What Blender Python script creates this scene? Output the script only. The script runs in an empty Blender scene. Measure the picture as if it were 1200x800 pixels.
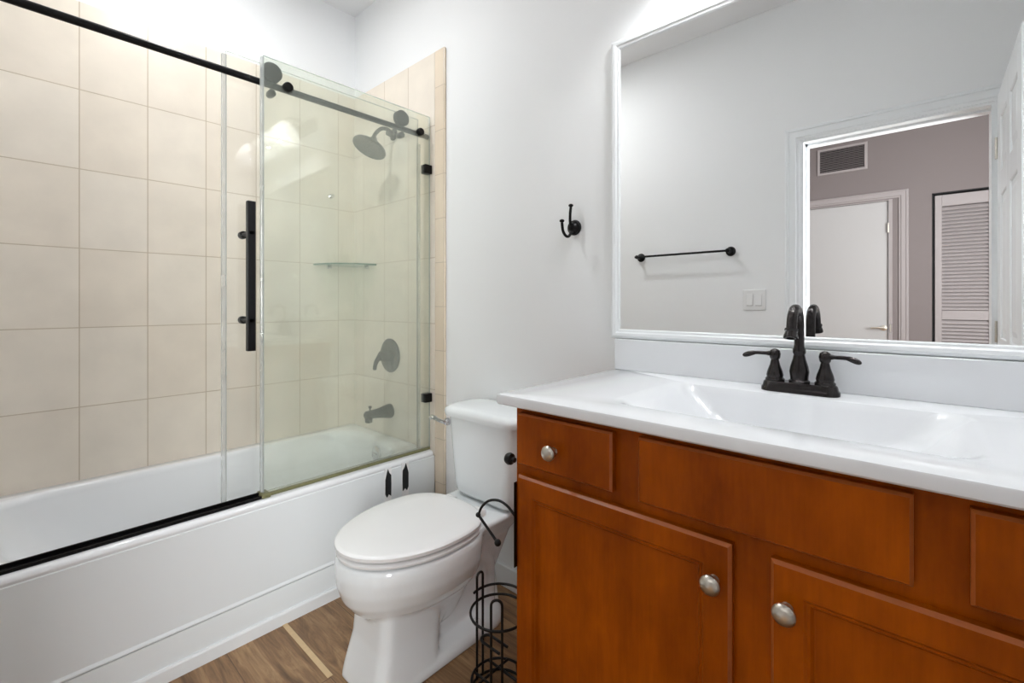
import bpy, bmesh, math, random
from mathutils import Vector, Matrix
C = bpy.context.scene
COL = C.collection
PI = math.pi
random.seed(4)

# ------------------------------------------------------------ camera, world, lights, exposure
cam_d = bpy.data.cameras.new('camera'); cam = bpy.data.objects.new('camera', cam_d); COL.objects.link(cam)
cam.location = (0, -1.34, 1.12)
cam.rotation_euler = (PI/2, 0, math.atan2(490, 540))
cam_d.sensor_width = 36; cam_d.lens = 540/1200*36
cam_d.shift_y = -44.5/1200
cam_d.clip_start = 0.02
C.camera = cam
w = bpy.data.worlds.new('world'); C.world = w; w.use_nodes = True
w.node_tree.nodes['Background'].inputs[0].default_value = (1, 1, 1, 1)
w.node_tree.nodes['Background'].inputs[1].default_value = 0.3
C.view_settings.view_transform = 'Standard'; C.view_settings.look = 'None'
C.view_settings.gamma = 1; C.view_settings.use_curve_mapping = False
C.view_settings.exposure = 0.46

def area(name, loc, size, power, col=(1, 1, 1), rot=(0, 0, 0)):
    l = bpy.data.lights.new(name, 'AREA'); l.shape = 'DISK'; l.size = size; l.energy = power; l.color = col
    o = bpy.data.objects.new(name, l); o.location = loc; o.rotation_euler = rot; COL.objects.link(o); return o
def point(name, loc, rad, power, col=(1, 1, 1)):
    l = bpy.data.lights.new(name, 'POINT'); l.shadow_soft_size = rad; l.energy = power; l.color = col
    o = bpy.data.objects.new(name, l); o.location = loc; COL.objects.link(o); return o
area('shower_light', (-1.78, -0.85, 2.715), 0.13, 7.6, (0.97, 0.99, 1))
for i, lx in enumerate((-0.47, -0.21, 0.05)):
    point('vanity_bulb_light', (lx, -0.17, 2.178), 0.034, 5.7, (0.97, 0.99, 1))
area('hall_fill_light', (-0.9, -2.6, 2.70), 0.3, 1, (1, 0.98, 0.98))  # unseen lamp added to brighten the room beyond the doorway
wl = area('side_fill_light', (1.262, -2.35, 1.45), 1.0, 106, (0.965, 0.99, 1), (0, PI/2, 0)); wl.data.shape = 'RECTANGLE'; wl.data.size = 1.3; wl.data.size_y = 1.1  # unseen fill light, added to reach the apron and toilet from the side

# ------------------------------------------------------------ materials
def lin(c):
    return tuple(((v/255)/12.92 if v/255 <= 0.04045 else (((v/255)+0.055)/1.055)**2.4) for v in c) + (1,)
def mat(name, rgb, rough=0.5, metal=0.0, spec=0.5, noise=0.0, nscale=20, bump=0.0, bscale=60, coat=0.0):
    m = bpy.data.materials.new(name); m.use_nodes = True
    nt = m.node_tree; b = nt.nodes['Principled BSDF']
    b.inputs['Roughness'].default_value = rough; b.inputs['Metallic'].default_value = metal
    b.inputs['Specular IOR Level'].default_value = spec
    b.inputs['Coat Weight'].default_value = coat; b.inputs['Coat Roughness'].default_value = 0.08
    c = lin(rgb); b.inputs['Base Color'].default_value = c
    tc = nt.nodes.new('ShaderNodeTexCoord')
    if noise > 0:
        n = nt.nodes.new('ShaderNodeTexNoise'); n.inputs['Scale'].default_value = nscale; n.inputs['Detail'].default_value = 4
        nt.links.new(tc.outputs['Object'], n.inputs['Vector'])
        mx = nt.nodes.new('ShaderNodeMix'); mx.data_type = 'RGBA'
        nt.links.new(n.outputs['Fac'], mx.inputs['Factor'])
        mx.inputs['A'].default_value = tuple(min(1, v*(1+noise)) for v in c[:3]) + (1,)
        mx.inputs['B'].default_value = tuple(v*(1-noise) for v in c[:3]) + (1,)
        nt.links.new(mx.outputs['Result'], b.inputs['Base Color'])
    if bump > 0:
        n2 = nt.nodes.new('ShaderNodeTexNoise'); n2.inputs['Scale'].default_value = bscale; n2.inputs['Detail'].default_value = 3
        nt.links.new(tc.outputs['Object'], n2.inputs['Vector'])
        bp = nt.nodes.new('ShaderNodeBump'); bp.inputs['Strength'].default_value = bump; bp.inputs['Distance'].default_value = 0.002
        nt.links.new(n2.outputs['Fac'], bp.inputs['Height']); nt.links.new(bp.outputs['Normal'], b.inputs['Normal'])
    return m
M = {}
M['wall'] = mat('wall_paint', (241, 242, 243), 0.6, bump=0.12, bscale=220, spec=0.3)
M['ceil'] = mat('ceiling_paint', (241, 241, 242), 0.75, bump=0.25, bscale=150, spec=0.2)
M['hall'] = mat('hall_paint', (108, 100, 99), 0.7, bump=0.1, bscale=200, spec=0.2)
M['trim'] = mat('trim_paint', (238, 241, 243), 0.3, noise=0.01, nscale=5)
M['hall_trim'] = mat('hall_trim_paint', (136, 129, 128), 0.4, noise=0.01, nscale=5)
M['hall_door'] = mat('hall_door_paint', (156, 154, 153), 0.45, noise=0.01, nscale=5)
M['porcelain'] = mat('porcelain', (238, 242, 244), 0.07, noise=0.006, nscale=6, coat=0.4)
M['seat'] = mat('seat_plastic', (238, 238, 238), 0.2, noise=0.006, nscale=6)
M['tub'] = mat('tub_enamel', (243, 245, 248), 0.14, noise=0.012, nscale=4, coat=0.3)
M['apron'] = mat('apron_enamel', (235, 239, 241), 0.24, noise=0.015, nscale=4)
M['counter'] = mat('cultured_marble', (236, 238, 241), 0.09, noise=0.012, nscale=9, coat=0.3)
M['black'] = mat('matte_black_metal', (16, 15, 16), 0.38, metal=0.6, noise=0.2, nscale=40)
M['bronze'] = mat('oil_rubbed_bronze', (52, 49, 49), 0.18, metal=0.85, noise=0.5, nscale=90)
M['nickel'] = mat('brushed_nickel', (196, 190, 180), 0.3, metal=1.0, noise=0.08, nscale=200)
M['chrome'] = mat('chrome', (215, 215, 218), 0.1, metal=1.0, noise=0.03, nscale=30)
M['wire'] = mat('black_wire', (14, 12, 12), 0.4, metal=0.3, noise=0.2, nscale=60)
M['white_plastic'] = mat('white_plastic', (236, 236, 236), 0.25, noise=0.01, nscale=10)
M['patch'] = mat('black_rubber', (26, 27, 30), 0.6, noise=0.3, nscale=60)
M['tape'] = mat('white_tape', (244, 244, 244), 0.35, noise=0.02, nscale=60)
M['dark'] = mat('gap_shade', (10, 9, 10), 0.8, noise=0.1, nscale=10)  # near-black colour stands in for shade in gaps and recesses
M['seal'] = mat('stained_seal', (120, 118, 82), 0.4, noise=0.35, nscale=70)
M['caulk'] = mat('caulk', (232, 230, 226), 0.5, noise=0.02, nscale=30)
M['seam'] = mat('pale_oak_strip', (214, 186, 144), 0.5, noise=0.12, nscale=50)

# cherry stained cabinet wood
def wood():
    m = bpy.data.materials.new('cherry_wood'); m.use_nodes = True
    nt = m.node_tree; b = nt.nodes['Principled BSDF']; L = nt.links
    tc = nt.nodes.new('ShaderNodeTexCoord'); mp = nt.nodes.new('ShaderNodeMapping')
    mp.inputs['Scale'].default_value = (3.0, 3.0, 1.2)
    L.new(tc.outputs['Object'], mp.inputs['Vector'])
    n = nt.nodes.new('ShaderNodeTexNoise'); n.inputs['Scale'].default_value = 2.6; n.inputs['Detail'].default_value = 7; n.inputs['Roughness'].default_value = 0.62
    L.new(mp.outputs[0], n.inputs['Vector'])
    r = nt.nodes.new('ShaderNodeValToRGB')
    r.color_ramp.elements[0].position = 0.28; r.color_ramp.elements[0].color = lin((124, 52, 0))
    r.color_ramp.elements[1].position = 0.74; r.color_ramp.elements[1].color = lin((184, 90, 2))
    L.new(n.outputs['Fac'], r.inputs['Fac'])
    mp2 = nt.nodes.new('ShaderNodeMapping'); mp2.inputs['Scale'].default_value = (90, 90, 5)
    L.new(tc.outputs['Object'], mp2.inputs['Vector'])
    n2 = nt.nodes.new('ShaderNodeTexNoise'); n2.inputs['Scale'].default_value = 1.6; n2.inputs['Detail'].default_value = 3
    L.new(mp2.outputs[0], n2.inputs['Vector'])
    mx = nt.nodes.new('ShaderNodeMix'); mx.data_type = 'RGBA'; mx.blend_type = 'MULTIPLY'
    mr = nt.nodes.new('ShaderNodeMapRange'); mr.inputs['To Min'].default_value = 0.8; mr.inputs['To Max'].default_value = 1.15
    L.new(n2.outputs['Fac'], mr.inputs['Value'])
    mx.inputs['Factor'].default_value = 1
    L.new(r.outputs['Color'], mx.inputs['A']); L.new(mr.outputs['Result'], mx.inputs['B'])
    L.new(mx.outputs['Result'], b.inputs['Base Color'])
    b.inputs['Roughness'].default_value = 0.34; b.inputs['Specular IOR Level'].default_value = 0.12
    return m
M['wood'] = wood()
M['wood_edge'] = mat('worn_wood_edge', (170, 92, 40), 0.32, noise=0.25, nscale=30)

# brick-texture based tile
def tile(name, axes, off, bw, rh, c1, c2, mortar, msize=0.0018, rough=0.28):
    m = bpy.data.materials.new(name); m.use_nodes = True
    nt = m.node_tree; b = nt.nodes['Principled BSDF']; L = nt.links
    g = nt.nodes.new('ShaderNodeTexCoord'); s = nt.nodes.new('ShaderNodeSeparateXYZ'); L.new(g.outputs['Object'], s.inputs[0])
    cx = nt.nodes.new('ShaderNodeCombineXYZ')
    for k in (0, 1):
        a = nt.nodes.new('ShaderNodeMath'); a.operation = 'ADD'; a.inputs[1].default_value = off[k]
        L.new(s.outputs[axes[k]], a.inputs[0]); L.new(a.outputs[0], cx.inputs[k])
    if axes[1] == 2 and rh > .25:      # the top course is cut taller: no joint above it
        mn = nt.nodes.new('ShaderNodeMath'); mn.operation = 'MINIMUM'; mn.inputs[1].default_value = 2.225+off[1]
        L.new(a.outputs[0], mn.inputs[0]); L.new(mn.outputs[0], cx.inputs[1])
    br = nt.nodes.new('ShaderNodeTexBrick'); br.offset = 0; br.squash = 1
    br.inputs['Scale'].default_value = 1; br.inputs['Brick Width'].default_value = bw; br.inputs['Row Height'].default_value = rh
    br.inputs['Mortar Size'].default_value = msize; br.inputs['Mortar Smooth'].default_value = 0.1
    br.inputs['Color1'].default_value = lin(c1); br.inputs['Color2'].default_value = lin(c2); br.inputs['Mortar'].default_value = lin(mortar)
    L.new(cx.outputs[0], br.inputs['Vector'])
    n = nt.nodes.new('ShaderNodeTexNoise'); n.inputs['Scale'].default_value = 7; n.inputs['Detail'].default_value = 5
    L.new(g.outputs['Object'], n.inputs['Vector'])
    mr = nt.nodes.new('ShaderNodeMapRange'); mr.inputs['From Min'].default_value = .3; mr.inputs['From Max'].default_value = .7
    mr.inputs['To Min'].default_value = 0.95; mr.inputs['To Max'].default_value = 1.04
    L.new(n.outputs['Fac'], mr.inputs['Value'])
    mx = nt.nodes.new('ShaderNodeMix'); mx.data_type = 'RGBA'; mx.blend_type = 'MULTIPLY'; mx.inputs['Factor'].default_value = 1
    L.new(br.outputs['Color'], mx.inputs['A']); L.new(mr.outputs['Result'], mx.inputs['B'])
    L.new(mx.outputs['Result'], b.inputs['Base Color'])
    bp = nt.nodes.new('ShaderNodeBump'); bp.invert = True; bp.inputs['Strength'].default_value = 0.5; bp.inputs['Distance'].default_value = 0.0015
    L.new(br.outputs['Fac'], bp.inputs['Height'])
    n3 = nt.nodes.new('ShaderNodeTexNoise'); n3.inputs['Scale'].default_value = 3.5; n3.inputs['Detail'].default_value = 1
    L.new(g.outputs['Object'], n3.inputs['Vector'])
    bp2 = nt.nodes.new('ShaderNodeBump'); bp2.inputs['Strength'].default_value = 0.25; bp2.inputs['Distance'].default_value = 0.01
    L.new(n3.outputs['Fac'], bp2.inputs['Height']); L.new(bp.outputs['Normal'], bp2.inputs['Normal'])
    L.new(bp2.outputs['Normal'], b.inputs['Normal'])
    b.inputs['Roughness'].default_value = rough
    return m
T1, T2, TG = (237, 228, 215), (234, 223, 208), (200, 184, 162)
M['tile_left'] = tile('shower_tile_left', (1, 2), (0.107+0.208*20, -0.117+0.3035*4), 0.208, 0.3035, T1, T2, TG)
M['tile_back'] = tile('shower_tile_back', (0, 2), (1.683+0.208*20, -0.117+0.3035*4), 0.208, 0.3035, T1, T2, TG)
M['tile_trim'] = tile('bullnose_tile', (0, 2), (10.02, -0.106+0.4), 0.3, 0.2, (232, 217, 196), (228, 211, 188), (204, 188, 166))

def floor_mat():
    m = bpy.data.materials.new('oak_plank_floor'); m.use_nodes = True
    nt = m.node_tree; b = nt.nodes['Principled BSDF']; L = nt.links
    g = nt.nodes.new('ShaderNodeTexCoord')
    mp = nt.nodes.new('ShaderNodeMapping'); mp.inputs['Location'].default_value = (6.0+0.21, 0.682+0.18*40, 0)
    L.new(g.outputs['Object'], mp.inputs['Vector'])
    br = nt.nodes.new('ShaderNodeTexBrick'); br.offset = 0.37
    for k, v in (('Scale', 1), ('Brick Width', 1.22), ('Row Height', 0.18), ('Mortar Size', 0.0012), ('Bias', 0.0)): br.inputs[k].default_value = v
    br.inputs['Color1'].default_value = (0, 0, 0, 1); br.inputs['Color2'].default_value = (1, 1, 1, 1); br.inputs['Mortar'].default_value = (.5, .5, .5, 1)
    L.new(mp.outputs[0], br.inputs['Vector'])
    sep = nt.nodes.new('ShaderNodeSeparateXYZ'); L.new(g.outputs['Object'], sep.inputs[0])
    ax = nt.nodes.new('ShaderNodeMath'); ax.operation = 'MULTIPLY_ADD'; ax.inputs[1].default_value = 3.7
    L.new(br.outputs['Color'], ax.inputs[0]); L.new(sep.outputs['X'], ax.inputs[2])
    cmb = nt.nodes.new('ShaderNodeCombineXYZ'); L.new(ax.outputs[0], cmb.inputs[0]); L.new(sep.outputs['Y'], cmb.inputs[1])
    m2 = nt.nodes.new('ShaderNodeMapping'); m2.inputs['Scale'].default_value = (1.6, 9, 1); L.new(cmb.outputs[0], m2.inputs['Vector'])
    n = nt.nodes.new('ShaderNodeTexNoise'); n.inputs['Scale'].default_value = 2.2; n.inputs['Detail'].default_value = 8; n.inputs['Roughness'].default_value = .62; n.inputs['Distortion'].default_value = 1.6
    L.new(m2.outputs[0], n.inputs['Vector'])
    r = nt.nodes.new('ShaderNodeValToRGB')
    e = r.color_ramp.elements
    e[0].position = .25; e[0].color = lin((88, 62, 38)); e[1].position = .72; e[1].color = lin((178, 144, 104))
    x = e.new(.5); x.color = lin((142, 108, 74))
    L.new(n.outputs['Fac'], r.inputs['Fac'])
    m3 = nt.nodes.new('ShaderNodeMapping'); m3.inputs['Scale'].default_value = (5, 110, 1); L.new(cmb.outputs[0], m3.inputs['Vector'])
    n2 = nt.nodes.new('ShaderNodeTexNoise'); n2.inputs['Scale'].default_value = 1.5; n2.inputs['Detail'].default_value = 4
    L.new(m3.outputs[0], n2.inputs['Vector'])
    mr = nt.nodes.new('ShaderNodeMapRange'); mr.inputs['From Min'].default_value = .3; mr.inputs['From Max'].default_value = .7; mr.inputs['To Min'].default_value = .8; mr.inputs['To Max'].default_value = 1.12
    L.new(n2.outputs['Fac'], mr.inputs['Value'])
    mx = nt.nodes.new('ShaderNodeMix'); mx.data_type = 'RGBA'; mx.blend_type = 'MULTIPLY'; mx.inputs['Factor'].default_value = 1
    L.new(r.outputs['Color'], mx.inputs['A']); L.new(mr.outputs['Result'], mx.inputs['B'])
    mj = nt.nodes.new('ShaderNodeMix'); mj.data_type = 'RGBA'
    L.new(br.outputs['Fac'], mj.inputs['Factor']); L.new(mx.outputs['Result'], mj.inputs['A']); mj.inputs['B'].default_value = lin((92, 68, 46))
    L.new(mj.outputs['Result'], b.inputs['Base Color'])
    b.inputs['Roughness'].default_value = 0.38
    bp = nt.nodes.new('ShaderNodeBump'); bp.inputs['Strength'].default_value = 0.15; bp.inputs['Distance'].default_value = 0.002
    L.new(n2.outputs['Fac'], bp.inputs['Height']); L.new(bp.outputs['Normal'], b.inputs['Normal'])
    return m
M['floor'] = floor_mat()

def thin_glass(name, tint, film, filmcol, ior=1.45):
    m = bpy.data.materials.new(name); m.use_nodes = True
    nt = m.node_tree; nt.nodes.clear(); L = nt.links
    out = nt.nodes.new('ShaderNodeOutputMaterial')
    tr = nt.nodes.new('ShaderNodeBsdfTransparent'); tr.inputs[0].default_value = tint + (1,)
    gl = nt.nodes.new('ShaderNodeBsdfGlossy'); gl.inputs['Roughness'].default_value = 0.02; gl.inputs[0].default_value = (1, 1, 1, 1)
    fr = nt.nodes.new('ShaderNodeFresnel'); fr.inputs['IOR'].default_value = ior
    mx = nt.nodes.new('ShaderNodeMixShader')
    L.new(fr.outputs[0], mx.inputs[0]); L.new(tr.outputs[0], mx.inputs[1]); L.new(gl.outputs[0], mx.inputs[2])
    df = nt.nodes.new('ShaderNodeBsdfDiffuse'); df.inputs[0].default_value = filmcol + (1,)
    tl = nt.nodes.new('ShaderNodeBsdfTranslucent'); tl.inputs[0].default_value = filmcol + (1,)
    fm = nt.nodes.new('ShaderNodeMixShader'); fm.inputs[0].default_value = 0.5
    L.new(df.outputs[0], fm.inputs[1]); L.new(tl.outputs[0], fm.inputs[2])
    tc = nt.nodes.new('ShaderNodeTexCoord'); n = nt.nodes.new('ShaderNodeTexNoise'); n.inputs['Scale'].default_value = 5; n.inputs['Detail'].default_value = 3
    L.new(tc.outputs['Object'], n.inputs['Vector'])
    mr = nt.nodes.new('ShaderNodeMapRange'); mr.inputs['From Min'].default_value = .35; mr.inputs['From Max'].default_value = .65
    mr.inputs['To Min'].default_value = film*0.75; mr.inputs['To Max'].default_value = film*1.25
    L.new(n.outputs['Fac'], mr.inputs['Value'])
    m2 = nt.nodes.new('ShaderNodeMixShader'); L.new(mr.outputs['Result'], m2.inputs[0])
    L.new(mx.outputs[0], m2.inputs[1]); L.new(fm.outputs[0], m2.inputs[2])
    L.new(m2.outputs[0], out.inputs[0])
    return m
M['glass_fixed'] = thin_glass('filmed_glass', (0.97, 0.985, 0.95), 0.13, (0.90, 0.96, 0.88))
M['glass_door'] = thin_glass('clear_glass', (0.985, 0.99, 0.985), 0.012, (0.9, 0.95, 0.9))
M['glass_edge'] = thin_glass('glass_edge', (0.62, 0.68, 0.65), 0.45, (0.60, 0.67, 0.64))
M['frosted'] = mat('frosted_shade', (240, 240, 240), 0.5)
nt = M['frosted'].node_tree; bs = nt.nodes['Principled BSDF']; tl = nt.nodes.new('ShaderNodeBsdfTranslucent'); tl.inputs[0].default_value = (.92, .92, .92, 1)
ms = nt.nodes.new('ShaderNodeMixShader'); ms.inputs[0].default_value = .75
nt.links.new(bs.outputs[0], ms.inputs[1]); nt.links.new(tl.outputs[0], ms.inputs[2]); nt.links.new(ms.outputs[0], nt.nodes['Material Output'].inputs[0])
M['vinyl'] = thin_glass('clear_vinyl', (0.95, 0.96, 0.96), 0.30, (0.90, 0.92, 0.92))
M['shelf_edge'] = thin_glass('shelf_glass_edge', (0.2, 0.42, 0.32), 0.5, (0.2, 0.42, 0.32))
M['shelf_glass'] = thin_glass('shelf_glass', (0.84, 0.93, 0.88), 0.05, (0.8, 0.92, 0.85))
def mirror_mat():
    m = bpy.data.materials.new('mirror_silver'); m.use_nodes = True
    b = m.node_tree.nodes['Principled BSDF']; b.inputs['Metallic'].default_value = 1; b.inputs['Roughness'].default_value = 0.0
    b.inputs['Base Color'].default_value = (0.93, 0.935, 0.935, 1); return m
M['mirror'] = mirror_mat()
def emit(name, s):
    m = bpy.data.materials.new(name); m.use_nodes = True
    b = m.node_tree.nodes['Principled BSDF']; b.inputs['Emission Color'].default_value = (1, .98, .95, 1); b.inputs['Emission Strength'].default_value = s; return m
M['lamp'] = emit('lamp_diffuser', 3)

# ------------------------------------------------------------ geometry helpers
def tag(o, label=None, cat=None, group=None, kind=None):
    if label: o['label'] = label
    if cat: o['category'] = cat
    if group: o['group'] = group
    if kind: o['kind'] = kind
    return o
def thing(name, label, cat, loc=(0, 0, 0), group=None):
    o = bpy.data.objects.new(name, None); COL.objects.link(o); o.location = loc; o.empty_display_size = 0.05
    return tag(o, label, cat, group)
def obj(name, bm, mats, parent=None, smooth=None, label=None):
    me = bpy.data.meshes.new(name); bmesh.ops.recalc_face_normals(bm, faces=bm.faces); 
    if parent is not None:
        bmesh.ops.translate(bm, verts=bm.verts, vec=-wloc(parent))
    if smooth is not None:
        for f in bm.faces: f.smooth = True
        for e in bm.edges:
            if len(e.link_faces) == 2 and e.calc_face_angle(0) > math.radians(smooth): e.smooth = False
    bm.to_mesh(me); bm.free()
    if not isinstance(mats, (list, tuple)): mats = [mats]
    for mm in mats: me.materials.append(mm)
    o = bpy.data.objects.new(name, me); COL.objects.link(o)
    if parent is not None: o.parent = parent
    if label: o['label'] = label
    return o
def wloc(p):
    v = Vector((0, 0, 0))
    while p is not None:
        v += p.location; p = p.parent
    return v
def struct(name, bm, m, smooth=None):
    o = obj(name, bm, m, None, smooth); o['kind'] = 'structure'; return o
def BM(): return bmesh.new()
def box(bm, x0, x1, y0, y1, z0, z1, bev=0.0, seg=2, mi=0):
    r = bmesh.ops.create_cube(bm, size=1)
    vs = r['verts']
    for v in vs:
        v.co = Vector((x0+(v.co.x+.5)*(x1-x0), y0+(v.co.y+.5)*(y1-y0), z0+(v.co.z+.5)*(z1-z0)))
    fs = set(f for v in vs for f in v.link_faces)
    for f in fs: f.material_index = mi
    if bev > 0:
        es = list(set(e for v in vs for e in v.link_edges))
        bmesh.ops.bevel(bm, geom=es, offset=bev, segments=seg, profile=0.5, affect='EDGES')
    return bm
def frame_axes(d):
    d = d.normalized(); up = Vector((0, 0, 1)) if abs(d.z) < 0.9 else Vector((1, 0, 0))
    a = d.cross(up).normalized(); b = d.cross(a).normalized(); return a, b
def tube(bm, pts, r, n=12, cap=True, closed=False, mi=0):
    pts = [Vector(p) for p in pts]; N = len(pts)
    rr = r if isinstance(r, (list, tuple)) else [r]*N
    rings = []; pa = None
    for i, p in enumerate(pts):
        if closed: d = pts[(i+1) % N]-pts[i-1]
        else: d = pts[min(i+1, N-1)]-pts[max(i-1, 0)]
        d.normalize()
        if pa is None: a, b = frame_axes(d)
        else:
            a = (pa-d*pa.dot(d)).normalized(); b = d.cross(a).normalized()
        pa = a
        rings.append([bm.verts.new(p+(a*math.cos(2*PI*k/n)+b*math.sin(2*PI*k/n))*rr[i]) for k in range(n)])
    for i in range(N-1 if not closed else N):
        A = rings[i]; B = rings[(i+1) % N]
        for k in range(n): bm.faces.new((A[k], A[(k+1) % n], B[(k+1) % n], B[k])).material_index = mi
    if cap and not closed:
        bm.faces.new(rings[0]).material_index = mi; bm.faces.new(rings[-1]).material_index = mi
    return bm
def lathe(bm, o, d, prof, n=28, mi=0):
    """profile [(dist along d, radius)] around point o"""
    o = Vector(o); d = Vector(d).normalized(); a, b = frame_axes(d); rings = []
    for t, r in prof:
        rings.append([bm.verts.new(o+d*t+(a*math.cos(2*PI*k/n)+b*math.sin(2*PI*k/n))*max(r, 1e-5)) for k in range(n)])
    for A, B in zip(rings, rings[1:]):
        for k in range(n): bm.faces.new((A[k], A[(k+1) % n], B[(k+1) % n], B[k])).material_index = mi
    bm.faces.new(rings[0]).material_index = mi; bm.faces.new(rings[-1]).material_index = mi
    return bm
def ball(bm, c, r, sc=(1, 1, 1), n=16):
    m = Matrix.Translation(Vector(c)) @ Matrix.Diagonal((sc[0]*r, sc[1]*r, sc[2]*r, 1))
    bmesh.ops.create_uvsphere(bm, u_segments=n*2, v_segments=n, radius=1, matrix=m); return bm
def spline(P, k=8):
    P = [Vector(p) for p in P]; out = []
    for i in range(len(P)-1):
        p0 = P[max(i-1, 0)]; p1 = P[i]; p2 = P[i+1]; p3 = P[min(i+2, len(P)-1)]
        for j in range(k):
            t = j/k
            out.append(0.5*((2*p1)+(-p0+p2)*t+(2*p0-5*p1+4*p2-p3)*t*t+(-p0+3*p1-3*p2+p3)*t**3))
    out.append(P[-1]); return out
def rrect(x0, x1, y0, y1, r, z, n=8):
    r = min(r, (x1-x0)/2-1e-4, (y1-y0)/2-1e-4)
    P = []
    for cx, cy, a0 in ((x1-r, y1-r, 0), (x0+r, y1-r, PI/2), (x0+r, y0+r, PI), (x1-r, y0+r, 1.5*PI)):
        for k in range(n+1):
            a = a0+PI/2*k/n; P.append(Vector((cx+r*math.cos(a), cy+r*math.sin(a), z)))
    return P
def loft(bm, rings, cap0=True, cap1=True, mi=0):
    R = [[bm.verts.new(p) for p in r] for r in rings]; n = len(R[0])
    for A, B in zip(R, R[1:]):
        for k in range(n): bm.faces.new((A[k], A[(k+1) % n], B[(k+1) % n], B[k])).material_index = mi
    if cap0: bm.faces.new(R[0]).material_index = mi
    if cap1: bm.faces.new(R[-1]).material_index = mi
    return bm
def egg(cx, yb, yf, w, z, n=56, ysplit=.42, back=.75):
    P = []; ym = yb+(yf-yb)*ysplit
    for i in range(n):
        t = 2*PI*i/n; c, s = math.cos(t), math.sin(t)
        ly = (yf-ym) if c > 0 else (ym-yb)
        e = 1.0 if c > 0 else back
        P.append(Vector((cx+w*math.copysign(abs(s)**(1 if c > 0 else back+.05), s), ym+ly*math.copysign(abs(c)**e, c), z)))
    return P
def prism(bm, pts2, axis, lo, hi, mi=0):
    """polygon (a,b) extruded along axis; pts are the other two coordinates in order"""
    def mk(p, t):
        return Vector((t, p[0], p[1])) if axis == 0 else Vector((p[0], t, p[1])) if axis == 1 else Vector((p[0], p[1], t))
    A = [bm.verts.new(mk(p, lo)) for p in pts2]; B = [bm.verts.new(mk(p, hi)) for p in pts2]; n = len(A)
    bm.faces.new(A).material_index = mi; bm.faces.new(B).material_index = mi
    for k in range(n): bm.faces.new((A[k], A[(k+1) % n], B[(k+1) % n], B[k])).material_index = mi
    return bm
def frame_mould(bm, x0, x1, z0, z1, y, prof, open_bottom=False):
    """mitred frame in an XZ plane. prof: [(inset from outer edge, height off plane)], dy = y - height"""
    loops = []
    for i, h in prof:
        loops.append([bm.verts.new((x0+i, y-h, z0+(0 if open_bottom else i))), bm.verts.new((x0+i, y-h, z1-i)), bm.verts.new((x1-i, y-h, z1-i)), bm.verts.new((x1-i, y-h, z0+(0 if open_bottom else i)))])
    rng = range(3) if open_bottom else range(4)
    for A, B in zip(loops, loops[1:]):
        for k in rng: bm.faces.new((A[k], A[(k+1) % 4], B[(k+1) % 4], B[k]))
    if not open_bottom:
        A, B = loops[-1], loops[0]
        for k in rng: bm.faces.new((A[k], A[(k+1) % 4], B[(k+1) % 4], B[k]))
    else:
        for k in (0, 3):
            bm.faces.new([l[k] for l in loops])
        A, B = loops[-1], loops[0]
        for k in rng: bm.faces.new((A[k], A[(k+1) % 4], B[(k+1) % 4], B[k]))
    return bm

XL, XR, YF, ZC = -2.42, 0.36, -1.53, 2.745      # inner faces: left, right, doorway wall, ceiling
WT = 0.12
# ------------------------------------------------------------ room shell
struct('floor', box(BM(), XL-WT, 1.4, -4.25, WT, -0.06, 0), M['floor'])
struct('ceiling', box(BM(), XL-WT, 1.4, -4.25, WT, ZC, ZC+.06), M['ceil'])
struct('wall_back', box(BM(), XL-WT, XR+WT, 0, WT, 0, ZC), M['wall'])
struct('wall_left', box(BM(), XL-WT, XL, YF-WT, 0, 0, ZC), M['wall'])
struct('wall_right', box(BM(), XR, XR+WT, YF-WT, 0, 0, ZC), M['wall'])
b = BM()
OX0, OX1, OZ = -0.515, 0.212, 1.992       # rough opening of the bathroom doorway
box(b, XL, OX0, YF-WT, YF, 0, ZC); box(b, OX1, XR, YF-WT, YF, 0, ZC); box(b, OX0, OX1, YF-WT, YF, OZ, ZC)
struct('wall_front', b, M['wall'])
YH = -4.13
# hall / bedroom beyond the doorway
b = BM(); FX0, FX1, FZ = -1.04, -0.255, 2.075
LX0, LX1, LZ = 0.012, 0.80, 2.082
box(b, XL-WT, FX0, YH-WT, YH, 0, ZC); box(b, FX1, LX0, YH-WT, YH, 0, ZC); box(b, LX1, 1.4, YH-WT, YH, 0, ZC)
box(b, FX0, FX1, YH-WT, YH, FZ, ZC); box(b, LX0, LX1, YH-WT, YH, LZ, ZC)
struct('wall_far', b, M['hall'])
struct('wall_far_left', box(BM(), XL-WT, XL, YH, YF-WT, 0, ZC), M['hall'])
struct('wall_far_right', box(BM(), 1.28, 1.4, YH, YF-WT, 0, ZC), M['hall'])
b = BM(); box(b, XR+WT, 1.28, YF-WT, YF-.02, 0, ZC); struct('wall_hall_return', b, M['hall'])

# unseen window frame, added around the side fill light beyond the doorway
b = BM()
for (ya, yb, za, zb) in ((-2.96, -2.90, .74, 2.16), (-1.80, -1.74, .74, 2.16), (-2.90, -1.80, .74, .80), (-2.90, -1.80, 2.10, 2.16)): box(b, 1.255, 1.28, ya, yb, za, zb, .003, 1)
struct('fill_window_1', b, M['trim'])
# tiled surround
TZ = 2.275
struct('trim_1', box(BM(), XL, XL+.012, YF, 0, 0.30, TZ, .002, 1), M['tile_left'])
struct('trim_2', box(BM(), XL+.012, -1.685, -.012, 0, 0.30, TZ, .002, 1), M['tile_back'])
struct('trim_3', box(BM(), -1.683, -1.615, -.013, 0, 0.0, TZ, .004, 2), M['tile_trim'])
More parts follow.
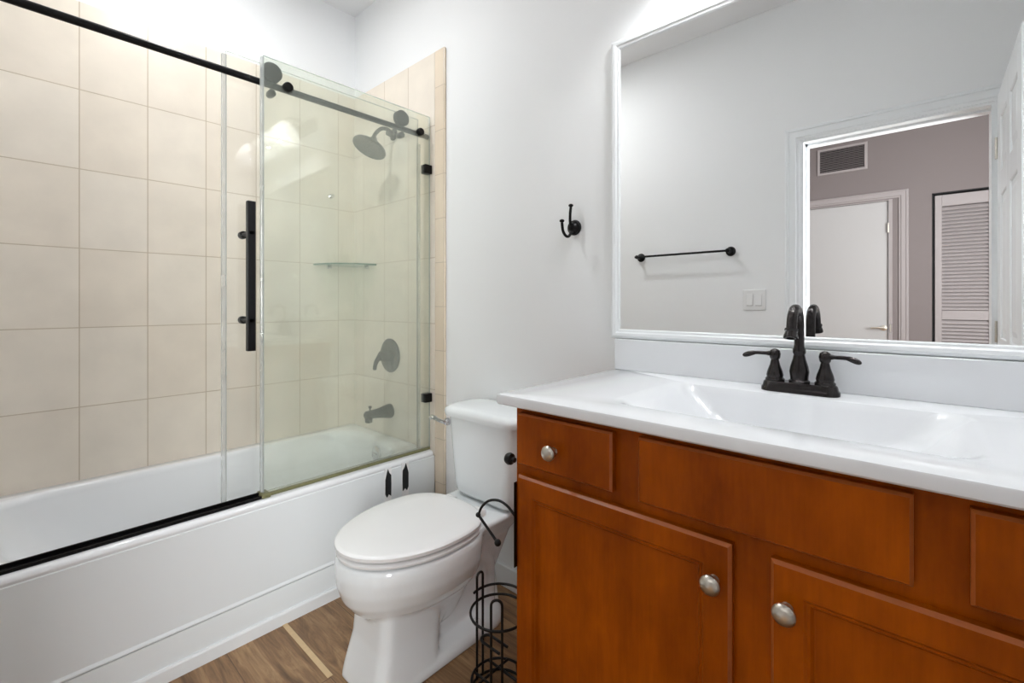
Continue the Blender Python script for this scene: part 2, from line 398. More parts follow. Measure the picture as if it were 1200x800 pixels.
# baseboards
def baseboard(name, x0, x1, y0, y1, h=.085):
    b = BM(); box(b, x0, x1, y0, y1, 0, h, .004, 2); struct(name, b, M['trim'])
baseboard('baseboard_back', -1.613, -0.73, -.014, 0)
baseboard('baseboard_front', -1.66, OX0-.07, YF, YF+.014)
baseboard('baseboard_right', XR-.014, XR, -1.50, -.56)
baseboard('baseboard_far', FX1+.115, LX0-.02, YH, YH+.014)
# quarter strip along the tub apron
b = BM(); prism(b, [(-1.690, 0), (-1.668, 0), (-1.668, .038), (-1.671, .044), (-1.690, .046)], 1, YF+.015, -.014); struct('baseboard_tub', b, M['trim'])
# pale transition strip between planks
b = BM(); box(b, -1.668, -1.334, -.690, -.674, 0, .0015); struct('trim_4', b, M['seam'])

# doorway casing + jamb (bathroom side)
cas = [(0, 0), (0, .012), (.006, .018), (.016, .018), (.02, .014), (.05, .014), (.056, .009), (.068, .008), (.068, 0)]
def casing(name, x0, x1, z1, y, sgn, m, wd=1.0):
    b = BM(); frame_mould(b, x0, x1, 0, z1, 0, [(i*wd, h) for i, h in cas], True)
    for v in b.verts: v.co.y = y - v.co.y if sgn > 0 else y + v.co.y
    return struct(name, b, m)
casing('trim_5', -0.583, 0.280, 2.055, YF, 1, M['trim'], 1.0)
b = BM(); box(b, OX0, OX0+.016, YF-WT, YF, 0, OZ); box(b, OX1-.016, OX1, YF-WT, YF, 0, OZ); box(b, OX0+.016, OX1-.016, YF-WT, YF, OZ-.016, OZ)
box(b, OX0+.016, OX0+.028, YF-WT+.02, YF-.05, 0, OZ-.016); box(b, OX0+.016, OX1-.016, YF-WT+.02, YF-.05, OZ-.028, OZ-.016)
struct('trim_6', b, M['trim'])
casing('trim_7', FX0-.11, FX1+.113, 2.15, YH, 1, M['hall_trim'], 1.0)
b = BM(); box(b, FX0, FX0+.012, YH-WT, YH, 0, FZ); box(b, FX1-.028, FX1, YH-.05, YH+.004, 0, FZ); box(b, FX0+.012, FX1-.028, YH-.05, YH, FZ-.01, FZ)
struct('trim_8', b, M['hall_trim'])

# ------------------------------------------------------------ six panel door, open, hinged at the right of the doorway
HX = 0.212; DW = 0.70; DT = 0.034; DZ = 2.0
d1 = bpy.data.objects.new('door_1', None); COL.objects.link(d1); d1.location = (HX, YF+.022, 0); d1['kind'] = 'structure'
b = BM()
x0, x1, y0, y1 = HX, HX+DT, YF+.022, YF+.022+DW
box(b, x0+.006, x1-.006, y0+.02, y1-.02, .02, DZ-.02)
st = .105
ys = [y0, y0+st, (y0+y1)/2-.05, (y0+y1)/2+.05, y1-st, y1]
zs = [(.012, .24), (.84, .98), (1.56, 1.66), (1.88, DZ)]
for a in (0, 2, 4): box(b, x0, x1, ys[a], ys[a+1], .012, DZ, .003, 1)
for za, zb in zs:
    box(b, x0, x1, ys[1]-.002, ys[2]+.002, za, zb, .003, 1); box(b, x0, x1, ys[3]-.002, ys[4]+.002, za, zb, .003, 1)
for (za, zb) in ((.24, .84), (.98, 1.56), (1.66, 1.88)):
    for ya, yb in ((ys[1], ys[2]), (ys[3], ys[4])):
        for s, xx in ((-1, x0), (1, x1)):
            # raised field
            lo = [(ya+.012, za+.012), (yb-.012, za+.012), (yb-.012, zb-.012), (ya+.012, zb-.012)]
            hi = [(ya+.042, za+.042), (yb-.042, za+.042), (yb-.042, zb-.042), (ya+.042, zb-.042)]
            xa = xx-s*.008; xb = xx-s*.0015
            A = [b.verts.new((xa, p[0], p[1])) for p in lo]; B = [b.verts.new((xb, p[0], p[1])) for p in hi]
            for k in range(4): b.faces.new((A[k], A[(k+1) % 4], B[(k+1) % 4], B[k]))
            b.faces.new(B)
obj('door_panel', b, M['trim'], d1)
for s, xx in ((-1, x0), (1, x1)):
    lathe_b = lathe(BM(), (xx, y1-.07, .93), (s, 0, 0), [(0, .03), (.006, .03), (.010, .012), (.03, .011), (.04, .026), (.055, .028), (.062, .02), (.064, .002)])
    obj('door_knob', lathe_b, M['nickel'], d1, 40)
for z in (.25, 1.0, 1.78):
    b = BM(); tube(b, [(x0-.003, y0-.004, z-.045), (x0-.003, y0-.004, z+.045)], .0055, 10); obj('hinge', b, M['nickel'], d1, 40)

# far flush door
d2 = bpy.data.objects.new('door_2', None); COL.objects.link(d2); d2.location = (-.65, YH-.02, 0); d2['kind'] = 'structure'
b = BM(); box(b, FX0+.014, FX1-.031, YH-.056, YH-.012, .012, 2.063, .002, 1); obj('door_panel', b, M['hall_door'], d2)
b = BM(); lathe(b, (-.318, YH-.012, .895), (0, 1, 0), [(0, .026), (.006, .026), (.009, .011), (.045, .010), (.046, .002)])
tube(b, spline([(-.318, YH+.03, .895), (-.35, YH+.034, .897), (-.41, YH+.03, .892)], 6), [.009]*7+[.008]*3+[.007]*3, 10)
obj('door_handle', b, M['nickel'], d2, 40)
b = BM(); box(b, FX1-.030, FX1-.022, YH+.004, YH+.008, 1.77, 1.86, .001, 1); tube(b, [(FX1-.031, YH+.006, 1.77), (FX1-.031, YH+.006, 1.86)], .006, 10); obj('hinge', b, M['nickel'], d2, 40)
b = BM(); box(b, FX1-.020, FX1-.008, YH+.004, YH+.007, .86, .93, .001, 1); obj('strike_plate', b, M['nickel'], d2)

# louvred closet doors
def louver_door(name, xa, xb):
    d = bpy.data.objects.new(name, None); COL.objects.link(d); d.location = ((xa+xb)/2, YH-.02, 0); d['kind'] = 'structure'
    b = BM(); y0, y1 = YH-.04, YH-.012; s = .045
    box(b, xa, xa+s, y0, y1, .02, LZ-.022, .002, 1); box(b, xb-s, xb, y0, y1, .02, LZ-.022, .002, 1)
    for za, zb in ((.02, .18), (.98, 1.06), (LZ-.12, LZ-.022)): box(b, xa+s, xb-s, y0+.002, y1-.002, za, zb, .002, 1)
    obj('door_frame', b, M['hall_trim'], d)
    b = BM()
    for za, zb in ((.185, .975), (1.065, LZ-.125)):
        n = int((zb-za)/.030); st = (zb-za)/n
        for k in range(n):
            z = za+st*(k+.5)
            prism(b, [(y1-.002, z-.017), (y1+.000, z-.013), (y0+.006, z+.017), (y0+.002, z+.013)], 0, xa+s-.002, xb-s+.002)
    obj('louver_slats', b, M['hall_trim'], d)
louver_door('door_3', LX0+.018, (LX0+LX1)/2-.002)
louver_door('door_4', (LX0+LX1)/2+.002, LX1-.018)
b = BM(); box(b, LX0, LX1, YH-WT, YH-.075, 0, LZ); struct('closet_shade_sheet', b, M['dark'])  # near-black sheet paints the closet's shade behind the slats
b = BM(); box(b, LX0+.002, LX0+.010, YH-.06, YH+.001, 0, LZ); box(b, LX0, LX1, YH-.06, YH+.001, LZ-.010, LZ-.002); struct('gap_shade_strips', b, M['dark'])  # near-black strips paint the shaded gap beside and above the closet doors

# ------------------------------------------------------------ bathtub
tb = thing('bathtub', 'long white alcove bathtub behind the glass shower doors', 'bathtub', (-2.04, -.76, 0))
X0, X1, Y0, Y1 = XL+.013, -1.683, YF+.004, -.014
def tz(p, front=.446, back=.424):     # rim falls slightly towards the tiled wall
    t = (p.x-X0)/(X1-X0); p.z += 0
    return p
rings = [rrect(X0, X1-.003, Y0, Y1, .012, .0), rrect(X0, X1-.003, Y0, Y1, .012, .425), rrect(X0, X1, Y0, Y1, .012, .430)]
for k in range(7):
    a = PI/2*k/6; q = .014*(1-math.cos(a)); rings.append(rrect(X0+q*.2, X1-q, Y0+q*.2, Y1-q*.4, .014, .432+.014*math.sin(a)))
IX0, IX1, IY0, IY1 = X0+.058, X1-.092, Y0+.10, -.072
rings.append(rrect(IX0-.006, IX1+.012, IY0-.012, IY1+.012, .16, .446))
for k in range(1, 7):
    a = PI/2*k/6; q = .030*math.sin(a)-.010; rings.append(rrect(IX0-.0+q*.4, IX1-q, IY0+q, IY1-q, .16, .446-.034*(1-math.cos(a))))
rings.append(rrect(IX0+.035, IX1-.035, IY0+.11, IY1-.035, .15, .28))
rings.append(rrect(IX0+.055, IX1-.055, IY0+.20, IY1-.05, .14, .15))
rings.append(rrect(IX0+.075, IX1-.075, IY0+.26, IY1-.07, .12, .105))
rings.append(rrect(IX0+.12, IX1-.12, IY0+.32, IY1-.12, .09, .085))
b = BM(); loft(b, rings, True, True)
obj('tub_shell', b, M['tub'], tb, 50)
b = BM()
prism(b, [(-1.688, .128), (-1.681, .128), (-1.676, .132), (-1.676, .136), (-1.6805, .143), (-1.6835, .42), (-1.688, .425)], 1, Y0, Y1-.001)
prism(b, [(-1.688, .02), (-1.676, .02), (-1.6785, .122), (-1.6795, .127), (-1.688, .127)], 1, Y0, Y1-.001)
obj('apron', b, M['apron'], tb, 30)
b = BM(); lathe(b, (-2.035, IY1-.024, .376), (0, -1, .10), [(0, .036), (.006, .036), (.010, .030), (.012, .006), (.013, .001)])
box(b, -2.05, -2.02, IY1-.040, IY1-.030, .375, .380)
obj('overflow_plate', b, M['chrome'], tb, 40)
b = BM(); lathe(b, (-2.035, -.30, .084), (0, 0, 1), [(0, .033), (.004, .033), (.007, .02), (.010, .018), (.011, .001)]); obj('drain', b, M['chrome'], tb, 40)

# torn black pads with white tape on the apron
for i, (ya, yb) in enumerate(((-.276, -.244), (-.192, -.158))):
    t = thing('adhesive_strip', ('left' if i == 0 else 'right') + ' of two torn black and white adhesive strips stuck on the tub apron', 'adhesive strip', (-1.677, (ya+yb)/2, .38), 'adhesive strips on the tub apron')
    b = BM(); za, zb = (.285, .432) if i == 0 else (.28, .436)
    pts = [(ya, za+.004), (ya+.009, za-.002), (ya+.018, za+.003), (yb, za-.001), (yb, zb), (ya+.02, zb-.004), (ya, zb)]
    prism(b, pts, 0, -1.683, -1.6795); obj('tape', b, M['tape'], t)
    b = BM(); w_ = yb-ya
    pts = [(ya+.002, .325), (ya+.3*w_, .310), (ya+.55*w_, .322), (yb-.003, .312), (yb-.002, .365), (yb-.003, .40), (ya+.62*w_, .412), (ya+.45*w_, .428), (ya+.25*w_, .408), (ya+.002, .385)]
    if i: pts = [(ya+yb-p[0], p[1]+.002) for p in reversed(pts)]
    prism(b, pts, 0, -1.6795, -1.677); obj('pad', b, M['patch'], t)

# ------------------------------------------------------------ shower enclosure
en = thing('shower_screen', 'fixed greenish glass shower panel with black rail and wall clips', 'shower screen', (-1.718, -.4, .446))
FXG = -1.718
def glass(name, x, th, ya, yb, za, zb, m, parent):
    b = BM(); box(b, x-th/2, x+th/2, ya, yb, za, zb)
    for f in b.faces: f.material_index = 0 if abs(f.normal.x) > .9 else 1
    b.normal_update()
    for f in b.faces: f.material_index = 0 if abs(f.normal.x) > .9 else 1
    return obj(name, b, [m, M['glass_edge']], parent)
glass('glass_panel', FXG, .008, -.735, -.016, .456, 1.982, M['glass_fixed'], en)
def edge_strip(x, ya, yb, za, zb, parent):
    b = BM(); box(b, x-.0065, x+.0065, ya, yb, za, zb, .002, 2); obj('edge_seal', b, M['vinyl'], parent)
edge_strip(FXG, -.744, -.7335, .466, 1.976, en)
b = BM(); box(b, FXG-.006, FXG+.006, -.735, -.016, .4462, .458, .002, 1); obj('bottom_seal', b, M['seal'], en)
b = BM(); tube(b, [(-1.738, YF+.012, 1.896), (-1.738, -.012, 1.896)], .0115, 20); obj('rail', b, M['black'], en, 40)
for z in (1.736, .687):
    b = BM(); box(b, FXG-.017, FXG+.017, -.052, -.013, z-.02, z+.02, .002, 2); obj('wall_clip', b, M['black'], en)
for y in (-.655, -.075):
    b = BM(); lathe(b, (-1.727, y, 1.896), (1, 0, 0), [(0, .010), (.009, .010), (.012, .017), (.026, .017), (.030, .014), (.031, .001)]); obj('standoff', b, M['black'], en, 40)
b = BM(); box(b, -1.738, -1.704, Y0+.01, -.737, .4462, .4500, .001, 1); box(b, -1.709, -1.704, Y0+.01, -.737, .4495, .456, .001, 1); box(b, -1.738, -1.732, Y0+.01, -.737, .4495, .461, .001, 1)
obj('bottom_track', b, M['black'], en)
b = BM(); box(b, -1.752, -1.700, -.744, -.715, .4464, .461, .003, 2); obj('floor_guide', b, M['seal'], en)

sd = thing('sliding_shower_door', 'clear glass sliding door hanging open behind the fixed glass panel', 'shower door', (-1.762, -.45, .45))
glass('glass_panel', -1.760, .008, -.838, -.052, .449, 1.972, M['glass_door'], sd)
edge_strip(-1.760, -.851, -.8365, .449, 1.96, sd); edge_strip(-1.760, -.0535, -.040, .449, 1.86, sd)
for y in (-.700, -.155):
    b = BM(); lathe(b, (-1.753, y, 1.941), (1, 0, 0), [(-.016, .012), (-.014, .014), (0, .016), (.002, .034), (.006, .034), (.010, .030), (.016, .030), (.020, .034), (.024, .034), (.0255, .026), (.026, .001)], 36)
    r_ = obj('roller', b, M['black'], sd, 40)
    b = BM(); lathe(b, (-1.753, y, 1.868), (1, 0, 0), [(-.01, .010), (0, .013), (.022, .013), (.025, .010), (.026, .001)]); obj('safety_stop', b, M['black'], sd, 40)
b = BM(); box(b, -1.728, -1.708, -.787, -.761, .958, 1.469, .002, 2); h = obj('handle', b, M['black'], sd)
for z in (1.361, 1.062):
    b = BM(); lathe(b, (-1.708, -.774, z), (-1, 0, 0), [(0, .007), (.078, .007), (.080, .0135), (.098, .0135), (.101, .010), (.102, .001)]); obj('handle_bolt', b, M['black'], h, 40)

# ------------------------------------------------------------ shower fittings
sh = thing('wall_shower', 'round dark shower head on curved arm from the tiled wall', 'shower head', (-2.013, -.012, 1.975))
b = BM(); lathe(b, (-2.013, -.0125, 1.975), (0, -1, 0), [(0, .030), (.005, .030), (.012, .018), (.04, .0125), (.041, .001)]); obj('flange', b, M['bronze'], sh, 40)
b = BM(); tube(b, spline([(-2.013, -.014, 1.975), (-2.013, -.05, 1.992), (-2.013, -.085, 1.985), (-2.013, -.115, 1.955), (-2.013, -.128, 1.93)], 6), .0095, 14); obj('shower_arm', b, M['bronze'], sh, 40)
dn = Vector((0, -.5, -1)).normalized(); hc = Vector((-2.013, -.150, 1.876))
b = BM(); lathe(b, hc-dn*.062, dn, [(0, .012), (.012, .019), (.024, .015), (.034, .022), (.050, .066), (.056, .080), (.062, .083), (.067, .082), (.069, .078), (.067, .074), (.0675, .001)], 40)
obj('spray_head', b, M['bronze'], sh, 50)
a_, b_ = frame_axes(dn)
b = BM()
for ring, cnt in ((.018, 8), (.036, 14), (.054, 20), (.069, 26)):
    for k in range(cnt):
        a = 2*PI*k/cnt; p = hc+dn*.005+a_*ring*math.cos(a)+b_*ring*math.sin(a)
        lathe(b, p, dn, [(0, .0028), (.003, .0022), (.0032, .0003)], 6)
obj('nozzles', b, M['chrome'], sh)

vl = thing('shower_valve', 'round shower valve plate with lever handle above the tub spout', 'shower valve', (-2.045, -.012, .855))
b = BM(); lathe(b, (-2.045, -.0125, .855), (0, -1, 0), [(0, .086), (.004, .086), (.010, .078), (.014, .05), (.0145, .001)], 40); obj('escutcheon', b, M['bronze'], vl, 40)
b = BM(); lathe(b, (-2.045, -.026, .855), (0, -1, 0), [(0, .030), (.03, .024), (.045, .024), (.052, .016), (.053, .001)]); obj('hub', b, M['bronze'], vl, 40)
b = BM(); tube(b, spline([(-2.045, -.068, .855), (-2.062, -.074, .84), (-2.074, -.08, .815), (-2.076, -.084, .785)], 6), [.014]*6+[.0115]*6+[.010]*5+[.009]*2, 12); obj('lever', b, M['bronze'], vl, 40)

sp = thing('tub_spout', 'dark metal tub spout projecting over the drain end of the bathtub', 'spout', (-2.045, -.012, .575))
b = BM(); lathe(b, (-2.045, -.0125, .572), (0, -1, 0), [(0, .036), (.008, .037), (.04, .030), (.07, .024), (.11, .020), (.135, .020), (.142, .014), (.143, .001)]); lathe(b, (-2.045, -.135, .575), (0, 0, -1), [(-.008, .014), (0, .019), (.035, .018), (.040, .016), (.041, .001)])
obj('spout_body', b, M['bronze'], sp, 45)
b = BM(); lathe(b, (-2.045, -.128, .592), (0, 0, 1), [(0, .004), (.012, .004), (.013, .008), (.022, .008), (.024, .001)], 14); obj('diverter_knob', b, M['bronze'], sp, 40)

cs = thing('corner_shelf', 'green tinted glass corner shelf on the tiled shower walls', 'shelf', (-2.35, -.06, 1.325))
cx_, cy_ = XL+.0125, -.0125; R_ = .232
b = BM(); pts = [(cx_, cy_)]+[(cx_+R_*math.cos(a), cy_-R_*math.sin(a)) for a in [PI/2*k/16 for k in range(17)]]
prism(b, pts, 2, 1.322, 1.330); b.normal_update()
for f in b.faces: f.material_index = 0 if abs(f.normal.z) > .9 else 1
obj('glass_shelf', b, [M['shelf_glass'], M['shelf_edge']], cs)
for (x, y) in ((cx_+.010, cy_-.15), (cx_+.15, cy_-.010)):
    b = BM(); box(b, x-.010, x+.010, y-.010, y+.010, 1.306, 1.3215, .003, 2); obj('bracket', b, M['chrome'], cs)
nb = BM(); lathe(nb, (XL+.0125, -.150, 1.70), (1, 0, 0), [(0, .012), (.004, .012), (.008, .005), (.02, .005), (.024, .009), (.028, .008), (.029, .001)])
o = obj('wall_peg', nb, M['chrome'], None, 40); tag(o, 'tiny metal peg on the left tiled wall above the corner shelf', 'peg')

# ------------------------------------------------------------ toilet
TX = -1.22
to = thing('toilet', 'white two piece toilet with closed lid between tub and vanity', 'toilet', (TX, -.4, 0))
b = BM()
def E(z, yf, w, yb=-.25, back=.75, n=56): return egg(TX, yb, yf, w, z, n, .42, back)
loft(b, [E(.10, -.56, .060, -.30), E(.17, -.60, .088, -.27), E(.205, -.635, .108), E(.235, -.668, .142), E(.27, -.694, .168), (E(.31, -.708, .183)), E(.35, -.712, .189), E(.375, -.708, .188), E(.387, -.702, .183)])
# front column flaring to the floor
loft(b, [rrect(TX-.112, TX+.112, -.662, -.43, .035, 0), rrect(TX-.108, TX+.108, -.655, -.43, .035, .04), rrect(TX-.098, TX+.098, -.632, -.42, .035, .13), rrect(TX-.096, TX+.096, -.622, -.40, .035, .24)])
# rear body and deck under the tank
loft(b, [rrect(TX-.055, TX+.055, -.47, -.10, .04, 0), rrect(TX-.050, TX+.050, -.47, -.12, .04, .16), rrect(TX-.085, TX+.085, -.47, -.07, .05, .30), rrect(TX-.135, TX+.135, -.40, -.03, .07, .365), rrect(TX-.150, TX+.150, -.38, -.025, .07, .385), rrect(TX-.145, TX+.145, -.37, -.03, .07, .396)])
# foot flange
loft(b, [rrect(TX-.114, TX+.114, -.62, -.11, .10, 0), rrect(TX-.114, TX+.114, -.62, -.11, .10, .022), rrect(TX-.104, TX+.104, -.62, -.12, .09, .040), rrect(TX-.06, TX+.06, -.60, -.14, .05, .055)])
# trapway bulges
for s in (-1, 1):
    tube(b, spline([(TX+s*.040, -.44, .10), (TX+s*.050, -.37, .20), (TX+s*.054, -.28, .27), (TX+s*.048, -.20, .22), (TX+s*.036, -.18, .12), (TX+s*.034, -.18, .03)], 6), .036, 14)
o = obj('bowl', b, M['porcelain'], to, 180)
rm = o.modifiers.new('remesh', 'REMESH'); rm.mode = 'VOXEL'; rm.voxel_size = 0.0055; rm.use_smooth_shade = True
smd = o.modifiers.new('smooth', 'SMOOTH'); smd.factor = 0.5; smd.iterations = 7
for s in (-1, 1):
    b = BM(); ball(b, (TX+s*.086, -.27, .044), .017, (1, 1, .75), 10); obj('bolt_cap', b, M['seat'], to, 60)
# seat and lid
def slab(z0, z1, grow, cap=True):
    g = grow
    R = [E(z0+.002, -.680-g, .160+g, -.275+g*.5), E(z0, -.695-g, .175+g, -.265+g*.5), E(z0+.002, -.706-g, .186+g, -.258+g*.5), E(z1-.006, -.707-g, .187+g, -.257+g*.5), E(z1-.002, -.703-g, .183+g, -.260+g*.5), E(z1, -.695-g, .175+g, -.266+g*.5)]
    return R
b = BM(); loft(b, slab(.3925, .4065, .000)); obj('seat', b, M['seat'], to, 50)
b = BM(); R = slab(.4135, .431, .003); R.append(E(.434, -.62, .12, -.30)); loft(b, R); obj('lid', b, M['seat'], to, 50)
for s in (-1, 1):
    b = BM(); lathe(b, (TX+s*.075-.02, -.243, .408), (1, 0, 0), [(0, .011), (.002, .013), (.038, .013), (.040, .011), (.0405, .001)], 16); box(b, TX+s*.075-.018, TX+s*.075+.018, -.254, -.232, .392, .408, .003, 2)
    obj('hinge', b, M['seat'], to, 40)
# tank
TC = -1.203
def TR(z, hw, yf, r=.055, yb=-.016): return rrect(TC-hw, TC+hw, yf, yb, r, z, 10)
b = BM(); loft(b, [TR(.398, .120, -.150, .05, -.03), TR(.403, .148, -.178), TR(.418, .160, -.188), TR(.45, .164, -.192), TR(.60, .174, -.200), TR(.695, .180, -.205)]); obj('tank', b, M['porcelain'], to, 60)
b = BM(); loft(b, [TR(.6955, .183, -.208), TR(.697, .193, -.218, .06), TR(.712, .196, -.221, .06), TR(.724, .193, -.218, .06), TR(.731, .183, -.208, .06), TR(.733, .165, -.190, .05, -.03)]); obj('tank_lid', b, M['porcelain'], to, 60)
b = BM(); lathe(b, (TC-.165, -.196, .668), (0, -1, 0), [(0, .014), (.010, .014), (.014, .010), (.015, .001)], 18); tube(b, spline([(TC-.165, -.214, .668), (TC-.195, -.218, .672), (TC-.232, -.216, .678), (TC-.252, -.212, .672)], 5), [.007]*8+[.0085]*8, 10)
obj('flush_lever', b, M['chrome'], to, 40)

# ------------------------------------------------------------ vanity cabinet
CX0, CX1 = -.722, .302; CYF = -.527; CZ = .885
va = thing('vanity_cabinet', 'cherry stained wooden vanity cabinet under the white sink top', 'cabinet', (-.21, -.26, 0))
b = BM()
box(b, CX0, CX0+.018, CYF+.018, -.004, 0, CZ-.001); box(b, CX1-.018, CX1, CYF+.018, -.004, 0, CZ-.001)
box(b, CX0+.018, CX1-.018, CYF+.07, -.004, .10, .118); box(b, CX0+.018, CX1-.018, CYF+.075, CYF+.090, 0, .10)
obj('carcass', b, M['wood'], va)
b = BM()
yA, yB = CYF, CYF+.018
DX = [(-.705, -.24), (-.183, .285)]
box(b, CX0, -.665, yA, yB, .10, CZ-.001); box(b, .245, CX1, yA, yB, .10, CZ-.001)
box(b, -.27, -.155, yA, yB, .15, .695)
box(b, -.665, .245, yA, yB, .845, CZ-.001); box(b, -.665, .245, yA, yB, .695, .775); box(b, -.665, .245, yA, yB, .10, .15)
box(b, -.485, -.38, yA, yB, .775, .845); box(b, -.04, .065, yA, yB, .775, .845)
obj('face_frame', b, M['wood'], va)
yD = -.546
def front_slab(name, xa, xb, za, zb, parent):
    b = BM(); lo = .004
    box(b, xa, xb, yD+.005, CYF-.0005, za, zb)
    A = [(xa, za), (xb, za), (xb, zb), (xa, zb)]; B = [(xa+lo, za+lo), (xb-lo, za+lo), (xb-lo, zb-lo), (xa+lo, zb-lo)]
    VA = [b.verts.new((p[0], yD+.005, p[1])) for p in A]; VB = [b.verts.new((p[0], yD, p[1])) for p in B]
    for k in range(4): b.faces.new((VA[k], VA[(k+1) % 4], VB[(k+1) % 4], VB[k])).material_index = 1
    b.faces.new(VB)
    return obj(name, b, [M['wood'], M['wood_edge']], parent)
def knob(x, z, parent):
    b = BM(); lathe(b, (x, yD-.0005, z), (0, -1, 0), [(0, .0085), (.003, .007), (.010, .0055), (.014, .008), (.018, .0155), (.023, .0165), (.028, .0135), (.031, .007), (.032, .001)], 28)
    return obj('knob', b, M['nickel'], parent, 40)
d = front_slab('drawer', -.705, -.46, .751, .868, va); knob(-.598, .803, d)
front_slab('false_drawer_front', -.405, -.016, .749, .870, va)
d = front_slab('drawer', .037, .285, .749, .868, va); knob(.165, .803, d)
def cab_door(xa, xb, za, zb, kx):
    b = BM(); s = .054
    steps = [(0, yD+.006), (.005, yD), (s-.010, yD), (s-.006, yD+.004), (s-.002, yD+.004), (s+.002, yD+.010), (s+.004, yD+.011)]
    loops = [[b.verts.new((xa+i, y, za+i)), b.verts.new((xb-i, y, za+i)), b.verts.new((xb-i, y, zb-i)), b.verts.new((xa+i, y, zb-i))] for i, y in steps]
    for j, (A, B) in enumerate(zip(loops, loops[1:])):
        for k in range(4): b.faces.new((A[k], A[(k+1) % 4], B[(k+1) % 4], B[k])).material_index = 1 if j == 0 else 0
    b.faces.new(loops[-1])
    back = [b.verts.new((p[0], CYF-.0005, p[1])) for p in ((xa, za), (xb, za), (xb, zb), (xa, zb))]
    for k in range(4): b.faces.new((loops[0][k], loops[0][(k+1) % 4], back[(k+1) % 4], back[k])).material_index = 0
    b.faces.new(back)
    o = obj('door', b, [M['wood'], M['wood_edge']], va); knob(kx, .661, o); return o
cab_door(DX[0][0], DX[0][1], .13, .726, -.266)
cab_door(DX[1][0], DX[1][1], .13, .726, -.160)

# countertop with integral basin and backsplash
vt = thing('sink_counter', 'glossy white vanity top with integral rectangular sink and backsplash', 'sink top', (-.21, -.28, .885))
VX0, VX1, VY0, VY1 = -.752, .330, -.568, -.002
b = BM()
rings = [rrect(VX0+.004, VX1-.004, VY0+.004, VY1, .004, .8855), rrect(VX0, VX1, VY0, VY1, .006, .889), rrect(VX0, VX1, VY0, VY1, .006, .904), rrect(VX0+.002, VX1-.002, VY0+.002, VY1, .006, .9085), rrect(VX0+.006, VX1-.006, VY0+.006, VY1-.001, .006, .910),
         rrect(-.520, .068, -.475, -.120, .05, .910), rrect(-.505, .055, -.462, -.124, .05, .9075), rrect(-.478, .034, -.445, -.130, .05, .892), rrect(-.435, -.002, -.428, -.138, .05, .850), rrect(-.395, -.045, -.41, -.150, .06, .822), rrect(-.33, -.12, -.37, -.19, .06, .812)]
loft(b, rings, False, True)
# closed underside bowl
loft(b, [rrect(VX0+.004, VX1-.004, VY0+.004, VY1, .004, .8855), rrect(-.50, .05, -.46, -.115, .05, .8855), rrect(-.42, -.02, -.42, -.14, .05, .825), rrect(-.33, -.12, -.37, -.18, .06, .802)], False, True)
bmesh.ops.remove_doubles(b, verts=b.verts, dist=1e-5)
obj('countertop', b, M['counter'], vt, 35)
b = BM(); box(b, VX0, VX1, -.0205, -.002, .9095, 1.0075, .002, 1); obj('backsplash', b, M['counter'], vt)
b = BM(); lathe(b, (-.225, -.28, .8115), (0, 0, 1), [(0, .024), (.003, .024), (.004, .017), (.003, .016), (.003, .001)]); lathe(b, (-.225, -.28, .815), (0, 0, 1), [(0, .005), (.004, .014), (.007, .014), (.009, .001)]); obj('drain', b, M['bronze'], vt, 40)

# faucet
FXC, FY = -.229, -.078; Z0 = .910
fa = thing('faucet', 'dark bronze two handle faucet with gooseneck spout on the white vanity top', 'faucet', (FXC, FY, Z0))
b = BM(); loft(b, [rrect(FXC-.080, FXC+.080, FY-.029, FY+.029, .026, Z0+.0003), rrect(FXC-.080, FXC+.080, FY-.029, FY+.029, .026, Z0+.008), rrect(FXC-.077, FXC+.077, FY-.026, FY+.026, .024, Z0+.012), rrect(FXC-.075, FXC+.075, FY-.024, FY+.024, .022, Z0+.021), rrect(FXC-.072, FXC+.072, FY-.021, FY+.021, .020, Z0+.024)])
obj('base_plate', b, M['bronze'], fa, 40)
b = BM(); lathe(b, (FXC, FY, Z0+.024), (0, 0, 1), [(0, .0215), (.004, .022), (.007, .0185), (.014, .019), (.026, .0205), (.038, .0185), (.055, .0135), (.066, .0115), (.070, .0135), (.078, .0135), (.082, .0115), (.090, .0105), (.091, .001)], 28); obj('spout_body', b, M['bronze'], fa, 40)
arc = [(FXC, FY, Z0+.10), (FXC, FY, Z0+.155)]
ra = .040; zc = Z0+.158
for k in range(0, 15):
    a = PI*k/16*1.06; arc.append((FXC, FY-ra+ra*math.cos(a), zc+ra*math.sin(a)))
end = Vector(arc[-1]); pv = Vector(arc[-2]); dd = (end-pv).normalized()
arc.append(tuple(end+dd*.018))
b = BM(); tube(b, arc, .0105, 18); obj('gooseneck', b, M['bronze'], fa, 60)
b = BM(); lathe(b, end+dd*.014, dd, [(0, .0108), (.001, .0132), (.005, .0132), (.007, .0115), (.018, .0145), (.022, .0145), (.0225, .010), (.018, .001)], 24); obj('aerator', b, M['bronze'], fa, 40)
for s in (-1, 1):
    hx = FXC+s*.051
    b = BM(); lathe(b, (hx, FY, Z0+.024), (0, 0, 1), [(0, .0205), (.004, .021), (.008, .0175), (.013, .0185), (.022, .0165), (.038, .011), (.050, .0085), (.053, .0105), (.056, .0115), (.064, .0125), (.072, .0105), (.076, .005), (.077, .001)], 24)
    hb = obj('handle', b, M['bronze'], fa, 40)
    b = BM(); P = spline([(hx, FY, Z0+.088), (hx+s*.022, FY-.004, Z0+.0885), (hx+s*.045, FY-.010, Z0+.088), (hx+s*.068, FY-.018, Z0+.080)], 6)
    tube(b, P, [.0058]*5+[.0045]*7+[.0055, .006, .0065, .0065, .006, .0045, .002], 12); obj('lever', b, M['bronze'], hb, 50)

